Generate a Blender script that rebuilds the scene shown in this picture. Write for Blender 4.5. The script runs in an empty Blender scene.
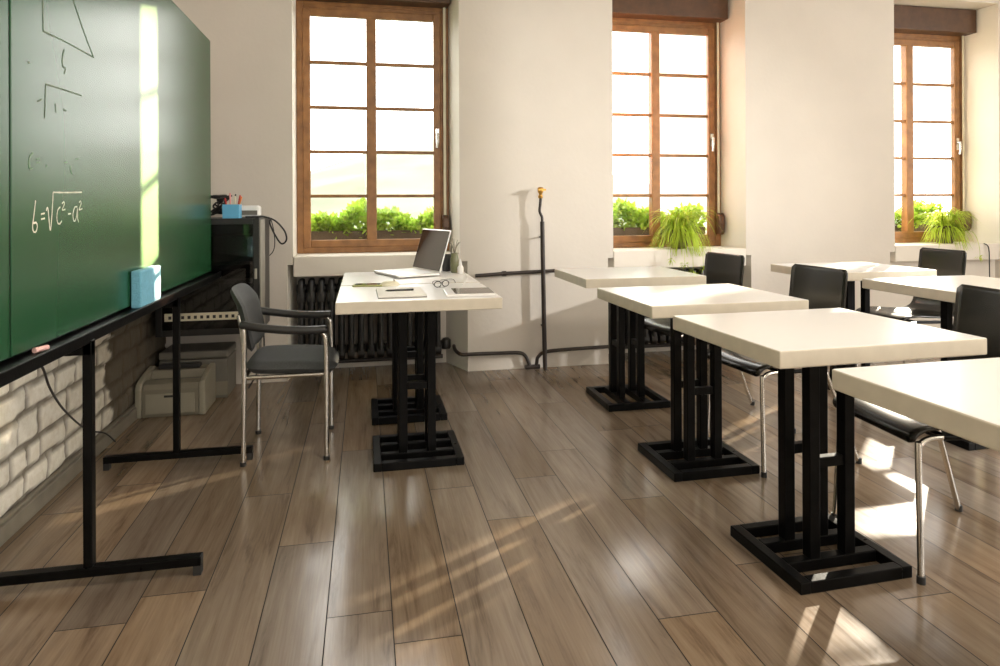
import bpy, bmesh, math, random
from mathutils import Vector, Matrix
random.seed(7)
C = bpy.context.scene.collection
PI = math.pi
R = math.radians

# ------------------------------------------------------------------ materials
def new_mat(name):
    m = bpy.data.materials.new(name); m.use_nodes = True
    nt = m.node_tree
    return m, nt, nt.nodes['Principled BSDF']

def mat(name, col, rough=.5, metal=0.0, var=.06, scale=9.0, bump=0.0, bscale=60.0, spec=.5, rvar=0.0, coat=0.0):
    """principled surface with a little procedural variation in colour, gloss and relief"""
    m, nt, b = new_mat(name)
    N, L = nt.nodes, nt.links
    tc = N.new('ShaderNodeTexCoord')
    nz = N.new('ShaderNodeTexNoise'); nz.inputs['Scale'].default_value = scale; nz.inputs['Detail'].default_value = 5
    L.new(tc.outputs['Object'], nz.inputs['Vector'])
    rp = N.new('ShaderNodeValToRGB')
    rp.color_ramp.elements[0].position = .3; rp.color_ramp.elements[1].position = .7
    rp.color_ramp.elements[0].color = tuple(max(0, c * (1 - var)) for c in col) + (1,)
    rp.color_ramp.elements[1].color = tuple(min(1, c * (1 + var)) for c in col) + (1,)
    L.new(nz.outputs['Fac'], rp.inputs['Fac']); L.new(rp.outputs['Color'], b.inputs['Base Color'])
    b.inputs['Roughness'].default_value = rough; b.inputs['Metallic'].default_value = metal
    b.inputs['Specular IOR Level'].default_value = spec
    b.inputs['Coat Weight'].default_value = coat
    if rvar:
        mr = N.new('ShaderNodeMapRange'); mr.inputs['To Min'].default_value = rough - rvar; mr.inputs['To Max'].default_value = rough + rvar
        L.new(nz.outputs['Fac'], mr.inputs['Value']); L.new(mr.outputs['Result'], b.inputs['Roughness'])
    if bump:
        n2 = N.new('ShaderNodeTexNoise'); n2.inputs['Scale'].default_value = bscale; n2.inputs['Detail'].default_value = 6
        L.new(tc.outputs['Object'], n2.inputs['Vector'])
        bp = N.new('ShaderNodeBump'); bp.inputs['Strength'].default_value = bump; bp.inputs['Distance'].default_value = .01
        L.new(n2.outputs['Fac'], bp.inputs['Height']); L.new(bp.outputs['Normal'], b.inputs['Normal'])
    return m

M = {}
M['plaster'] = mat('painted_plaster', (.65, .605, .54), .75, var=.03, scale=2.5, bump=.10, bscale=35)
M['plaster_white'] = mat('white_plaster', (.74, .69, .61), .7, var=.03, scale=3, bump=.10, bscale=40)
M['reveal'] = mat('white_reveal_paint', (.84, .80, .72), .65, var=.03, scale=3, bump=.08, bscale=40)
M['ceiling'] = mat('ceiling_paint', (.74, .70, .64), .85, var=.02)
M['wood_window'] = mat('stained_window_wood', (.27, .125, .040), .42, var=.25, scale=14, bump=.05, bscale=80)
M['wood_dark'] = mat('dark_shutter_wood', (.085, .040, .018), .45, var=.25, scale=14, bump=.05, bscale=80)
M['black_metal'] = mat('black_lacquered_steel', (.004, .004, .004), .30, var=.3, scale=30, rvar=.06, bump=.03, bscale=120, spec=.09)
M['black_matte'] = mat('matt_black_steel', (.014, .015, .014), .5, var=.2, scale=20)
M['top'] = mat('cream_laminate', (.745, .735, .72), .28, var=.015, scale=3, rvar=.02)
M['edge'] = mat('beige_edge_band', (.60, .545, .44), .5, var=.05, scale=20)
M['chrome'] = mat('brushed_chrome', (.62, .60, .56), .22, metal=1, var=.05, scale=30)
M['shell'] = mat('black_varnished_plywood', (.012, .011, .008), .24, var=.06, scale=8, spec=.35)
M['fabric'] = mat('charcoal_upholstery', (.055, .058, .06), .8, var=.25, scale=160, bump=.25, bscale=260)
M['rubber'] = mat('black_rubber', (.018, .018, .018), .55, var=.1)
M['iron'] = mat('black_cast_iron', (.012, .011, .010), .38, var=.3, scale=25, bump=.08, bscale=70)
M['pipe'] = mat('dark_painted_pipe', (.030, .022, .018), .42, var=.2, scale=20)
M['brass'] = mat('brass', (.62, .36, .09), .35, metal=1, var=.12, scale=40)
M['green_board'] = mat('green_glass_board', (.013, .074, .028), .26, var=.03, scale=1.6, spec=.40)
b = M['green_board'].node_tree.nodes['Principled BSDF']; b.inputs['Coat Weight'].default_value = .12; b.inputs['Coat Roughness'].default_value = .55; b.inputs['Coat IOR'].default_value = 1.5
M['chalk'] = mat('white_chalk', (.66, .66, .56), .95, var=.10, scale=120)
M['chalk_faint'] = mat('rubbed_chalk', (.22, .33, .22), .95, var=.3, scale=120)
M['chalk_wet'] = mat('greasy_dark_marker', (.13, .18, .12), .7, var=.2, scale=120)
M['chalk_pink'] = mat('pink_chalk', (.80, .50, .46), .9, var=.06)
M['blue'] = mat('sky_blue_plastic', (.12, .42, .68), .55, var=.04)
M['sponge'] = mat('light_blue_sponge', (.16, .42, .56), .9, var=.08, scale=60, bump=.5, bscale=180)
M['rack'] = mat('black_rack_paint', (.010, .010, .010), .35, var=.1)
M['rack_side'] = mat('grey_rack_rail', (.33, .31, .27), .45, var=.1, scale=20)
M['putty'] = mat('putty_plastic', (.22, .20, .15), .5, var=.05)
M['putty_light'] = mat('pale_putty_plastic', (.30, .28, .215), .5, var=.05)
M['grey_plastic'] = mat('grey_plastic', (.15, .14, .115), .5, var=.06)
M['dark_plastic'] = mat('dark_plastic', (.02, .02, .02), .35, var=.1)
M['white_plastic'] = mat('white_plastic', (.80, .80, .78), .35, var=.02)
M['silver'] = mat('silver_aluminium', (.72, .71, .69), .32, metal=.85, var=.03)
M['screen'] = mat('switched_off_screen', (.035, .020, .018), .06, var=.05, spec=.9)
M['paper'] = mat('white_paper', (.80, .78, .74), .8, var=.02)
M['phone'] = mat('olive_phone_case', (.36, .36, .14), .3, var=.15, scale=25)
M['red'] = mat('red_plastic', (.55, .03, .03), .4)
M['pink'] = mat('pink_plastic', (.75, .30, .30), .4)
M['orange'] = mat('orange_lacquer', (.75, .22, .06), .4)
M['ivory'] = mat('ivory_plastic', (.72, .68, .52), .4)
M['leaf'] = mat('spider_plant_leaf', (.46, .58, .06), .5, var=.35, scale=12)
M['hedge'] = mat('bright_box_leaf', (.40, .58, .07), .55, var=.45, scale=16)
M['terracotta'] = mat('dark_flower_pot', (.10, .07, .04), .6, var=.2)
M['vase'] = mat('olive_glass', (.16, .17, .09), .2, var=.1)
M['hill'] = mat('pale_meadow', (.105, .122, .075), .95, var=.30, scale=.35)
M['skirt'] = mat('grey_baseboard', (.20, .18, .14), .55, var=.15, scale=10)
M['lid'] = mat('dark_gap', (.012, .010, .009), .9)
for k in ('leaf', 'hedge'):
    b = M[k].node_tree.nodes['Principled BSDF']
    b.inputs['Subsurface Weight'].default_value = 0
    nt = M[k].node_tree
    tr = nt.nodes.new('ShaderNodeBsdfTranslucent'); mx = nt.nodes.new('ShaderNodeMixShader'); mx.inputs[0].default_value = .45
    nt.links.new(nt.nodes['Color Ramp'].outputs['Color'], tr.inputs['Color'])
    nt.links.new(b.outputs[0], mx.inputs[1]); nt.links.new(tr.outputs[0], mx.inputs[2])
    nt.links.new(mx.outputs[0], nt.nodes['Material Output'].inputs['Surface'])

def glass_mat(name, tint, f=.08):
    m = bpy.data.materials.new(name); m.use_nodes = True
    nt = m.node_tree; N, L = nt.nodes, nt.links
    N.remove(N['Principled BSDF'])
    tr = N.new('ShaderNodeBsdfTransparent'); tr.inputs['Color'].default_value = tint + (1,)
    gl = N.new('ShaderNodeBsdfGlossy'); gl.inputs['Roughness'].default_value = .03
    fr = N.new('ShaderNodeFresnel'); fr.inputs['IOR'].default_value = 1.45
    mx = N.new('ShaderNodeMixShader')
    # reflect at the face the ray meets first; leaving the sheet nothing is lost
    ge = N.new('ShaderNodeNewGeometry'); iv = N.new('ShaderNodeMath'); iv.operation = 'SUBTRACT'; iv.inputs[0].default_value = 1
    ml = N.new('ShaderNodeMath'); ml.operation = 'MULTIPLY'
    L.new(ge.outputs['Backfacing'], iv.inputs[1]); L.new(iv.outputs[0], ml.inputs[0]); L.new(fr.outputs[0], ml.inputs[1])
    L.new(ml.outputs[0], mx.inputs[0]); L.new(tr.outputs[0], mx.inputs[1]); L.new(gl.outputs[0], mx.inputs[2])
    L.new(mx.outputs[0], N['Material Output'].inputs['Surface'])
    return m
M['glass'] = glass_mat('window_glass', (.97, .97, .95))
M['smoked'] = glass_mat('smoked_door_glass', (.35, .34, .32))

def floor_mat():
    m, nt, b = new_mat('oak_laminate'); N, L = nt.nodes, nt.links
    at = N.new('ShaderNodeAttribute'); at.attribute_name = 'tone'
    tc = N.new('ShaderNodeTexCoord')
    mp = N.new('ShaderNodeMapping'); mp.inputs['Scale'].default_value = (11, 1.0, 1)
    L.new(tc.outputs['Object'], mp.inputs['Vector'])
    # every plank reads another stretch of the same grain
    ad = N.new('ShaderNodeVectorMath'); ad.operation = 'ADD'
    sc = N.new('ShaderNodeVectorMath'); sc.operation = 'SCALE'; sc.inputs['Scale'].default_value = 37.0
    L.new(at.outputs['Color'], sc.inputs[0]); L.new(mp.outputs[0], ad.inputs[0]); L.new(sc.outputs[0], ad.inputs[1])
    n1 = N.new('ShaderNodeTexNoise'); n1.inputs['Scale'].default_value = 1.7; n1.inputs['Detail'].default_value = 8; n1.inputs['Roughness'].default_value = .65; n1.inputs['Distortion'].default_value = .6
    L.new(ad.outputs[0], n1.inputs['Vector'])
    n2 = N.new('ShaderNodeTexNoise'); n2.inputs['Scale'].default_value = 7.0; n2.inputs['Detail'].default_value = 6
    mp2 = N.new('ShaderNodeMapping'); mp2.inputs['Scale'].default_value = (2.4, .5, 1)
    L.new(ad.outputs[0], mp2.inputs['Vector']); L.new(mp2.outputs[0], n2.inputs['Vector'])
    rp = N.new('ShaderNodeValToRGB'); e = rp.color_ramp.elements
    e[0].position = .24; e[0].color = (.085, .052, .028, 1); e[1].position = .74; e[1].color = (.27, .195, .122, 1)
    x = e.new(.44); x.color = (.20, .135, .080, 1)
    L.new(n1.outputs['Fac'], rp.inputs['Fac'])
    # fine streaks
    mx = N.new('ShaderNodeMix'); mx.data_type = 'RGBA'; mx.blend_type = 'MULTIPLY'; mx.inputs['Factor'].default_value = .30
    r2 = N.new('ShaderNodeValToRGB'); r2.color_ramp.elements[0].position = .32; r2.color_ramp.elements[0].color = (.55, .52, .5, 1); r2.color_ramp.elements[1].position = .6; r2.color_ramp.elements[1].color = (1, 1, 1, 1)
    L.new(n2.outputs['Fac'], r2.inputs['Fac']); L.new(rp.outputs['Color'], mx.inputs[6]); L.new(r2.outputs['Color'], mx.inputs[7])
    # plank tone: R brightness, G greyness
    sp = N.new('ShaderNodeSeparateColor'); L.new(at.outputs['Color'], sp.inputs[0])
    hs = N.new('ShaderNodeHueSaturation')
    mv = N.new('ShaderNodeMapRange'); mv.inputs['To Min'].default_value = .62; mv.inputs['To Max'].default_value = 1.38
    ms = N.new('ShaderNodeMapRange'); ms.inputs['To Min'].default_value = .92; ms.inputs['To Max'].default_value = .45
    L.new(sp.outputs[0], mv.inputs['Value']); L.new(sp.outputs[1], ms.inputs['Value'])
    L.new(mv.outputs[0], hs.inputs['Value']); L.new(ms.outputs[0], hs.inputs['Saturation']); L.new(mx.outputs[2], hs.inputs['Color'])
    L.new(hs.outputs[0], b.inputs['Base Color'])
    b.inputs['Specular IOR Level'].default_value = .65
    rr = N.new('ShaderNodeMapRange'); rr.inputs['To Min'].default_value = .13; rr.inputs['To Max'].default_value = .24
    L.new(n2.outputs['Fac'], rr.inputs['Value']); L.new(rr.outputs[0], b.inputs['Roughness'])
    bp = N.new('ShaderNodeBump'); bp.inputs['Strength'].default_value = .12; bp.inputs['Distance'].default_value = .004
    L.new(n1.outputs['Fac'], bp.inputs['Height']); L.new(bp.outputs[0], b.inputs['Normal'])
    return m
M['floor'] = floor_mat()

def brick_mat():
    """whitewashed bricks; attribute 'wash' is 1 on brick faces, 0 in the joints, and fades where the paint ends"""
    m, nt, b = new_mat('whitewashed_brick'); N, L = nt.nodes, nt.links
    at = N.new('ShaderNodeAttribute'); at.attribute_name = 'wash'
    tc = N.new('ShaderNodeTexCoord')
    nz = N.new('ShaderNodeTexNoise'); nz.inputs['Scale'].default_value = 22; nz.inputs['Detail'].default_value = 8; nz.inputs['Roughness'].default_value = .7
    L.new(tc.outputs['Object'], nz.inputs['Vector'])
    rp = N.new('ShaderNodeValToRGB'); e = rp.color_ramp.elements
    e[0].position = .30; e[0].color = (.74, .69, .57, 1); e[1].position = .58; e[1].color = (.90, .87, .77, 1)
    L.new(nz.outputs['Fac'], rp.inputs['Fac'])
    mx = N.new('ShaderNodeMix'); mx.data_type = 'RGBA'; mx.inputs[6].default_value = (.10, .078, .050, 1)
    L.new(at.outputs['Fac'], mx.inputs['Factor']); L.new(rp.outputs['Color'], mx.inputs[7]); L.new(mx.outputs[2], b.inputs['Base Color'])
    b.inputs['Roughness'].default_value = .9
    bp = N.new('ShaderNodeBump'); bp.inputs['Strength'].default_value = .5; bp.inputs['Distance'].default_value = .012
    L.new(nz.outputs['Fac'], bp.inputs['Height']); L.new(bp.outputs[0], b.inputs['Normal'])
    return m
M['brick'] = brick_mat()

# ------------------------------------------------------------------ mesh helpers
class MB:
    def __init__(s): s.v = []; s.f = []
    def add(s, v, f):
        k = len(s.v); s.v += [tuple(p) for p in v]; s.f += [tuple(i + k for i in q) for q in f]; return s
    def box(s, lo, hi, M4=None):
        x0, y0, z0 = lo; x1, y1, z1 = hi
        v = [Vector(p) for p in ((x0, y0, z0), (x1, y0, z0), (x1, y1, z0), (x0, y1, z0), (x0, y0, z1), (x1, y0, z1), (x1, y1, z1), (x0, y1, z1))]
        if M4: v = [M4 @ p for p in v]
        return s.add(v, [(3, 2, 1, 0), (4, 5, 6, 7), (0, 1, 5, 4), (1, 2, 6, 5), (2, 3, 7, 6), (3, 0, 4, 7)])
    def prism(s, poly, z0, z1):
        n = len(poly)
        v = [(x, y, z0) for x, y in poly] + [(x, y, z1) for x, y in poly]
        f = [tuple(range(n))[::-1], tuple(range(n, 2 * n))] + [(i, (i + 1) % n, n + (i + 1) % n, n + i) for i in range(n)]
        return s.add(v, f)
    def tube(s, pts, r, n=10, cap=True, rad=None):
        pts = [Vector(p) for p in pts]; rings = []
        up = Vector((0, 0, 1))
        prev = None
        for i, p in enumerate(pts):
            d = (pts[min(i + 1, len(pts) - 1)] - pts[max(i - 1, 0)]).normalized()
            if prev is None:
                a = up if abs(d.z) < .9 else Vector((1, 0, 0))
                u = d.cross(a).normalized()
            else:
                u = (prev - d * prev.dot(d)).normalized()
            prev = u; w = d.cross(u)
            q = rad[i] if rad else r
            rings.append([p + (u * math.cos(t) + w * math.sin(t)) * q for t in [2 * PI * k / n for k in range(n)]])
        v = [p for ring in rings for p in ring]; f = []
        for i in range(len(pts) - 1):
            for k in range(n):
                f.append((i * n + k, i * n + (k + 1) % n, (i + 1) * n + (k + 1) % n, (i + 1) * n + k))
        if cap:
            f.append(tuple(range(n))[::-1]); f.append(tuple(range((len(pts) - 1) * n, len(pts) * n)))
        return s.add(v, f)
    def lathe(s, prof, c=(0, 0, 0), n=24):
        v = []; f = []
        for r, z in prof:
            for k in range(n):
                t = 2 * PI * k / n; v.append((c[0] + r * math.cos(t), c[1] + r * math.sin(t), c[2] + z))
        m = len(prof)
        for i in range(m - 1):
            for k in range(n): f.append((i * n + k, i * n + (k + 1) % n, (i + 1) * n + (k + 1) % n, (i + 1) * n + k))
        f.append(tuple(range(n))[::-1]); f.append(tuple(range((m - 1) * n, m * n)))
        return s.add(v, f)
    def build(s, name, m, parent=None, bev=0, smooth=False, solid=0, sub=0):
        me = bpy.data.meshes.new(name); me.from_pydata(s.v, [], s.f); me.update()
        bm = bmesh.new(); bm.from_mesh(me); bmesh.ops.recalc_face_normals(bm, faces=bm.faces); bm.to_mesh(me); bm.free()
        o = bpy.data.objects.new(name, me); C.objects.link(o)
        me.materials.append(M[m] if isinstance(m, str) else m)
        if parent: o.parent = parent
        if solid:
            d = o.modifiers.new('solid', 'SOLIDIFY'); d.thickness = solid; d.offset = 0
        if bev:
            d = o.modifiers.new('bevel', 'BEVEL'); d.width = bev; d.segments = 2; d.limit_method = 'ANGLE'; d.angle_limit = R(40)
        if sub:
            d = o.modifiers.new('sub', 'SUBSURF'); d.levels = sub; d.render_levels = sub
        if smooth:
            for p in me.polygons: p.use_smooth = True
            if smooth != 'all':
                me.set_sharp_from_angle(angle=R(50))
        return o

def smooth_path(pts, n=6):
    """Catmull-Rom through the points"""
    P = [Vector(p) for p in pts]; out = []
    for i in range(len(P) - 1):
        p0, p1, p2, p3 = P[max(i - 1, 0)], P[i], P[i + 1], P[min(i + 2, len(P) - 1)]
        for k in range(n):
            t = k / n
            out.append(.5 * ((2 * p1) + (p2 - p0) * t + (2 * p0 - 5 * p1 + 4 * p2 - p3) * t * t + (3 * p1 - p0 - 3 * p2 + p3) * t ** 3))
    out.append(P[-1]); return out

def tag(o, label=None, cat=None, group=None, kind=None):
    if label: o['label'] = label
    if cat: o['category'] = cat
    if group: o['group'] = group
    if kind: o['kind'] = kind
    return o
def empty(name, loc=(0, 0, 0), rz=0, **k):
    o = bpy.data.objects.new(name, None); C.objects.link(o); o.location = loc; o.rotation_euler = (0, 0, rz)
    o.empty_display_size = .1
    return tag(o, **k)
def copy_tree(o, parent=None):
    c = o.copy(); C.objects.link(c)
    if parent: c.parent = parent
    for ch in list(o.children): copy_tree(ch, c)
    return c
def struct(o): o['kind'] = 'structure'; return o

# ------------------------------------------------------------------ room shell
YW, YF = 4.55, 4.85          # inner wall face, window plane
XL, XR, YB, ZC = -1.25, 6.3, -2.6, 3.15

# floor: individual planks with a groove between them, running towards the windows
fl = MB(); tones = []
W, PH = .18, .07
k0 = int((XL - .2 - PH) / W) - 1; k1 = int((XR + .3 - PH) / W) + 1
for k in range(k0, k1):
    x0 = PH + k * W; rng = random.Random(k * 31 + 5)
    y = -2.9 + rng.uniform(-1.2, 0)
    while y < 5.0:
        ln = 1.28
        tone = (rng.random() * .55 + .3, rng.random() ** 2 * .75, rng.random())
        y1 = min(y + ln, 5.0)
        spans = [(y, y1, tone)]
        if k == -4 + 1 and y < 2.1 < y1: pass
        for a, c, t in spans:
            g = .0016
            fl.add([(x0 + g, a + g, 0), (x0 + W - g, a + g, 0), (x0 + W - g, c - g, 0), (x0 + g, c - g, 0)], [(0, 1, 2, 3)]); tones.append(t)
        y += ln
nb = len(fl.f)
fl.box((XL - .3, -3, -.08), (XR + .3, 5.0, -.0025)); tones += [(0.0, .5, .5)] * 6
floor = struct(fl.build('floor', 'floor'))
at = floor.data.color_attributes.new('tone', 'FLOAT_COLOR', 'CORNER')
for p in floor.data.polygons:
    for li in p.loop_indices: at.data[li].color = tones[p.index] + (1,)
floor.data.materials.append(M['lid'])
for p in floor.data.polygons:
    if p.index >= nb: p.material_index = 1

WIN = [  # opening at inner face, opening at window plane, niche at inner face, niche at back
    dict(f=(-.464, .637), b=(-.468, .602), nf=(-.50, .69), nb=(-.47, .575), dx=0),
    dict(f=(1.752, 2.808), b=(1.702, 2.772), nf=(1.712, 2.85), nb=(1.70, 2.79), dx=2.17),
    dict(f=(4.105, 5.10), b=(4.0, 5.072), nf=(4.06, 5.14), nb=(4.0, 5.09), dx=4.47)]
wb = MB()
def piers(z0, z1, kf, kb):
    xs = [(-1.6, -1.6)]
    for w in WIN: xs += [(w[kf][0], w[kb][0]), (w[kf][1], w[kb][1])]
    xs.append((XR + .3, XR + .3))
    for i in range(0, len(xs), 2):
        (a, ab), (c, cb) = xs[i], xs[i + 1]
        oa = ab + (.12 if i else 0); oc = cb - (.12 if i < len(xs) - 2 else 0)
        wb.prism([(a, YW), (c, YW), (cb, YF), (cb, 4.90), (oc, 5.0), (oa, 5.0), (ab, 4.90), (ab, YF)], z0, z1)
piers(-.05, .76, 'nf', 'nb'); piers(.76, 2.78, 'f', 'b')
wb.box((-1.6, YW, 2.78), (XR + .3, 5.0, ZC + .1))
for i, w in enumerate(WIN):
    wb.box((w['nb'][0] - .02, YF if i < 2 else 4.60, -.05), (w['nb'][1] + .02, 5.0, .70 if i < 2 else .72))
wall_back = struct(wb.build('wall_back', 'plaster'))
wall_back.data.materials.append(M['reveal'])
for p in wall_back.data.polygons:
    if abs(p.normal.x) > .7: p.material_index = 1
for i, w in enumerate(WIN):
    s = MB().prism([(w['f'][0] + .002, YW - .004), (w['f'][1] - .002, YW - .004), (w['b'][1] - .002, YF), (w['b'][1] - .002, 4.99), (w['b'][0] + .002, 4.99), (w['b'][0] + .002, YF)], .68, .812)
    struct(s.build('trim_%d' % (i + 1), 'plaster_white', bev=.006))

# left wall: rough whitewashed bricks in relief under the board, plaster above
def brick_wall():
    v, f, wash_shade = [], [], []
    y0, y1, z0, z1, st = .9, 4.56, 0.0, 1.30, .0135
    ny, nz = int((y1 - y0) / st), int((z1 - z0) / st)
    rows = []; z = -.03; r = random.Random(3)
    while z < z1 + .2:
        h = r.uniform(.092, .118); off = r.uniform(0, .2); cuts = [y0 - .3 + off]
        while cuts[-1] < y1 + .3: cuts.append(cuts[-1] + r.choice([.11, .17, .20, .23, .25]) * r.uniform(.9, 1.1))
        rows.append((z, z + h, cuts, [(r.uniform(-.007, .008), r.uniform(.88, 1)) for _ in cuts], [r.uniform(-.012, .012) for _ in cuts])); z += h
    from mathutils import noise
    for j in range(nz + 1):
        for i in range(ny + 1):
            y, z = y0 + i * st, z0 + j * st
            yy = y + .012 * noise.noise((y * 9, z * 9, 1)); zz = z + .014 * noise.noise((y * 7, z * 7, 5))
            d = 0; wv = 0
            for a, c, cuts, dep, tilt in rows:
                if a <= zz < c:
                    for q in range(len(cuts) - 1):
                        if cuts[q] <= yy < cuts[q + 1]:
                            e = min(zz - a, c - zz, yy - cuts[q], cuts[q + 1] - yy)
                            jn = .006 + .007 * (noise.noise((y * 14, z * 14, 8)) + .4)
                            t = max(0, min(1, (e - jn * .5) / .012)); t = t * t * (3 - 2 * t)
                            d = t * (.011 + dep[q][0] * .6) + .004 * noise.noise((y * 25, z * 25, 2)) + .006 * noise.noise((y * 8, z * 8, 12)); wv = max(.15, t) * dep[q][1]
                            break
                    break
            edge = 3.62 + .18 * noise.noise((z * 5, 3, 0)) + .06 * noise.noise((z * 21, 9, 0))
            wv *= max(0.06, min(1, (edge - y) / .03))  # past the ragged paint edge, shade of board and rack goes into the colour
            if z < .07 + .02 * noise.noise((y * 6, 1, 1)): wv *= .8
            v.append((XL + .004 + d, y, z)); wash_shade.append(wv)
    for j in range(nz):
        for i in range(ny):
            a = j * (ny + 1) + i; f.append((a, a + 1, a + ny + 2, a + ny + 1))
    m = MB(); m.add(v, f); nbv = len(v)
    m.box((XL - .3, YB - .3, -.05), (XL, 5.0, ZC + .1))
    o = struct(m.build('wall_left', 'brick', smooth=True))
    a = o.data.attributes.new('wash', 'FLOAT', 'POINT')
    for i, w in enumerate(wash_shade): a.data[i].value = w
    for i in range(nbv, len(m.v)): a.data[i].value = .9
    o.data.materials.append(M['plaster'])
    for p in o.data.polygons:
        if min(p.vertices) >= nbv: p.material_index = 1
    return o
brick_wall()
bb = MB().prism([(XL + .012, .9), (XL + .040, .9), (XL + .040, 4.54), (XL + .012, 4.54)], 0, .062)
bb.prism([(XL + .012, .9), (XL + .030, .9), (XL + .030, 4.54), (XL + .012, 4.54)], .062, .075)
struct(bb.build('baseboard_left', 'skirt', bev=.004))
# right wall has tall openings for the side light; wall behind camera is closed
wr = MB()
RW = [(-1.3, 0.1), (1.3, 2.9)]
ys = [YB - .3] + [q for p in RW for q in p] + [5.0]
for i in range(0, len(ys), 2): wr.box((XR, ys[i], -.05), (XR + .3, ys[i + 1], ZC + .1))
for a, c in RW:
    wr.box((XR, a, -.05), (XR + .3, c, .85)); wr.box((XR, a, 2.95), (XR + .3, c, ZC + .1))
struct(wr.build('wall_right', 'plaster'))
struct(MB().box((XL - .3, YB - .3, -.05), (XR + .3, YB, ZC + .1)).build('wall_front', 'plaster'))
struct(MB().box((XL - .3, YB - .3, ZC), (XR + .3, 5.0, ZC + .15)).build('ceiling', 'ceiling'))

# ------------------------------------------------------------------ windows
def ring(mb, x0, x1, z0, z1, w, y0, y1):
    mb.box((x0, y0, z0), (x0 + w, y1, z1)); mb.box((x1 - w, y0, z0), (x1, y1, z1))
    mb.box((x0 + w, y0, z0), (x1 - w, y1, z0 + w)); mb.box((x0 + w, y0, z1 - w), (x1 - w, y1, z1))
def make_window():
    X0, X1 = -.466, .60
    root = empty('window_1'); root['kind'] = 'structure'
    m = MB(); ring(m, X0, X1, .813, 2.60, .045, 4.842, 4.885); m.build('window_frame', 'wood_window', root, bev=.004)
    m = MB(); ring(m, X0 + .042, X1 - .058, .853, 2.53, .052, 4.832, 4.875); m.box((X1 - .06, 4.846, .853), (X1 - .04, 4.88, 2.56))
    m.box((X0 + .045, 4.846, 2.52), (X1 - .045, 4.88, 2.56)); m.build('window_sash', 'wood_window', root, bev=.006)
    MB().box((.012, 4.834, .90), (.082, 4.90, 2.49)).build('mullion', 'wood_window', root, bev=.006)
    for z in (1.214, 1.527, 1.840, 2.157):
        MB().box((-.385, 4.846, z - .011), (.492, 4.885, z + .011)).build('muntin', 'wood_window', root, bev=.003)
    MB().box((-.39, 4.862, .89), (.50, 4.868, 2.49)).build('window_pane', 'glass', root)
    MB().box((X0 + .002, 4.72, 2.58), (X1 + .0, 4.86, 2.775)).build('shutter_box', 'wood_dark', root, bev=.006)
    h = MB(); h.tube([(.515, 4.832, 1.66), (.515, 4.80, 1.66)], .011); h.tube(smooth_path([(.515, 4.803, 1.668), (.515, 4.800, 1.62), (.512, 4.805, 1.56)]), .009); h.box((.502, 4.826, 1.60), (.528, 4.833, 1.70))
    h.build('window_handle', 'chrome', root, smooth=True)
    wdr = MB(); pr = [(.0, -.085), (.04, -.085), (.062, -.06), (.068, 0), (.062, .06), (.04, .085), (.0, .085)]
    v = [(.568 + sx, 4.832 - a, .99 + z) for sx in (-.020, .026) for a, z in pr]; n = len(pr)
    wdr.add(v, [tuple(range(n)), tuple(range(n, 2 * n))[::-1]] + [(i, (i + 1) % n, n + (i + 1) % n, n + i) for i in range(n)])
    wdr.build('strap_winder', 'wood_dark', root, bev=.006)
    MB().box((.560, 4.822, 1.07), (.578, 4.826, 2.60)).build('shutter_strap', 'ivory', root)
    return root
w1 = make_window()
for i in (1, 2):
    w = copy_tree(w1); w.name = 'window_%d' % (i + 1); w.location.x = WIN[i]['dx']

# outdoors: meadow rising to a low hill
hv, hf = [], []
NX, NY = 60, 40
for j in range(NY + 1):
    for i in range(NX + 1):
        x = -60 + 190 * i / NX; y = 5.05 + 95 * (j / NY) ** 1.6
        ridge = 2.6 + 1.7 * math.sin(x * .11 + 1.0) + .8 * math.sin(x * .31)
        t = min(1, max(0, (y - 9) / 32)); t = t * t * (3 - 2 * t)
        fade = 1 - min(1, max(0, (x - 14) / 16))
        z = -.5 + t * (ridge + .5) * fade + .12 * math.sin(x * 1.7 + y)
        hv.append((x, y, z))
for j in range(NY):
    for i in range(NX):
        a = j * (NX + 1) + i; hf.append((a, a + 1, a + NX + 2, a + NX + 1))
struct(MB().add(hv, hf).build('hill', 'hill', smooth='all'))

# added unseen building: keeps direct sun out of the left and middle windows
hs = empty('house', (9.72, 13.9, -.5), kind='structure')
m = MB(); m.box((-1.75, -1.0, 0), (1.75, 3.5, 9.5)); m.build('house_wall', 'plaster', hs)
m = MB(); m.add([(-1.95, -1.2, 9.5), (1.95, -1.2, 9.5), (1.95, 3.7, 9.5), (-1.95, 3.7, 9.5), (0, -1.2, 11.0), (0, 3.7, 11.0)], [(0, 1, 4), (1, 2, 5, 4), (2, 3, 5), (3, 0, 4, 5), (0, 3, 2, 1)]); m.build('roof', 'terracotta', hs)
for z in (1.2, 4.0, 6.8):
    for x in (-.85, .85):
        MB().box((x - .4, -1.04, z), (x + .4, -.98, z + 1.4)).build('window', 'wood_window', hs)
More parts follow.
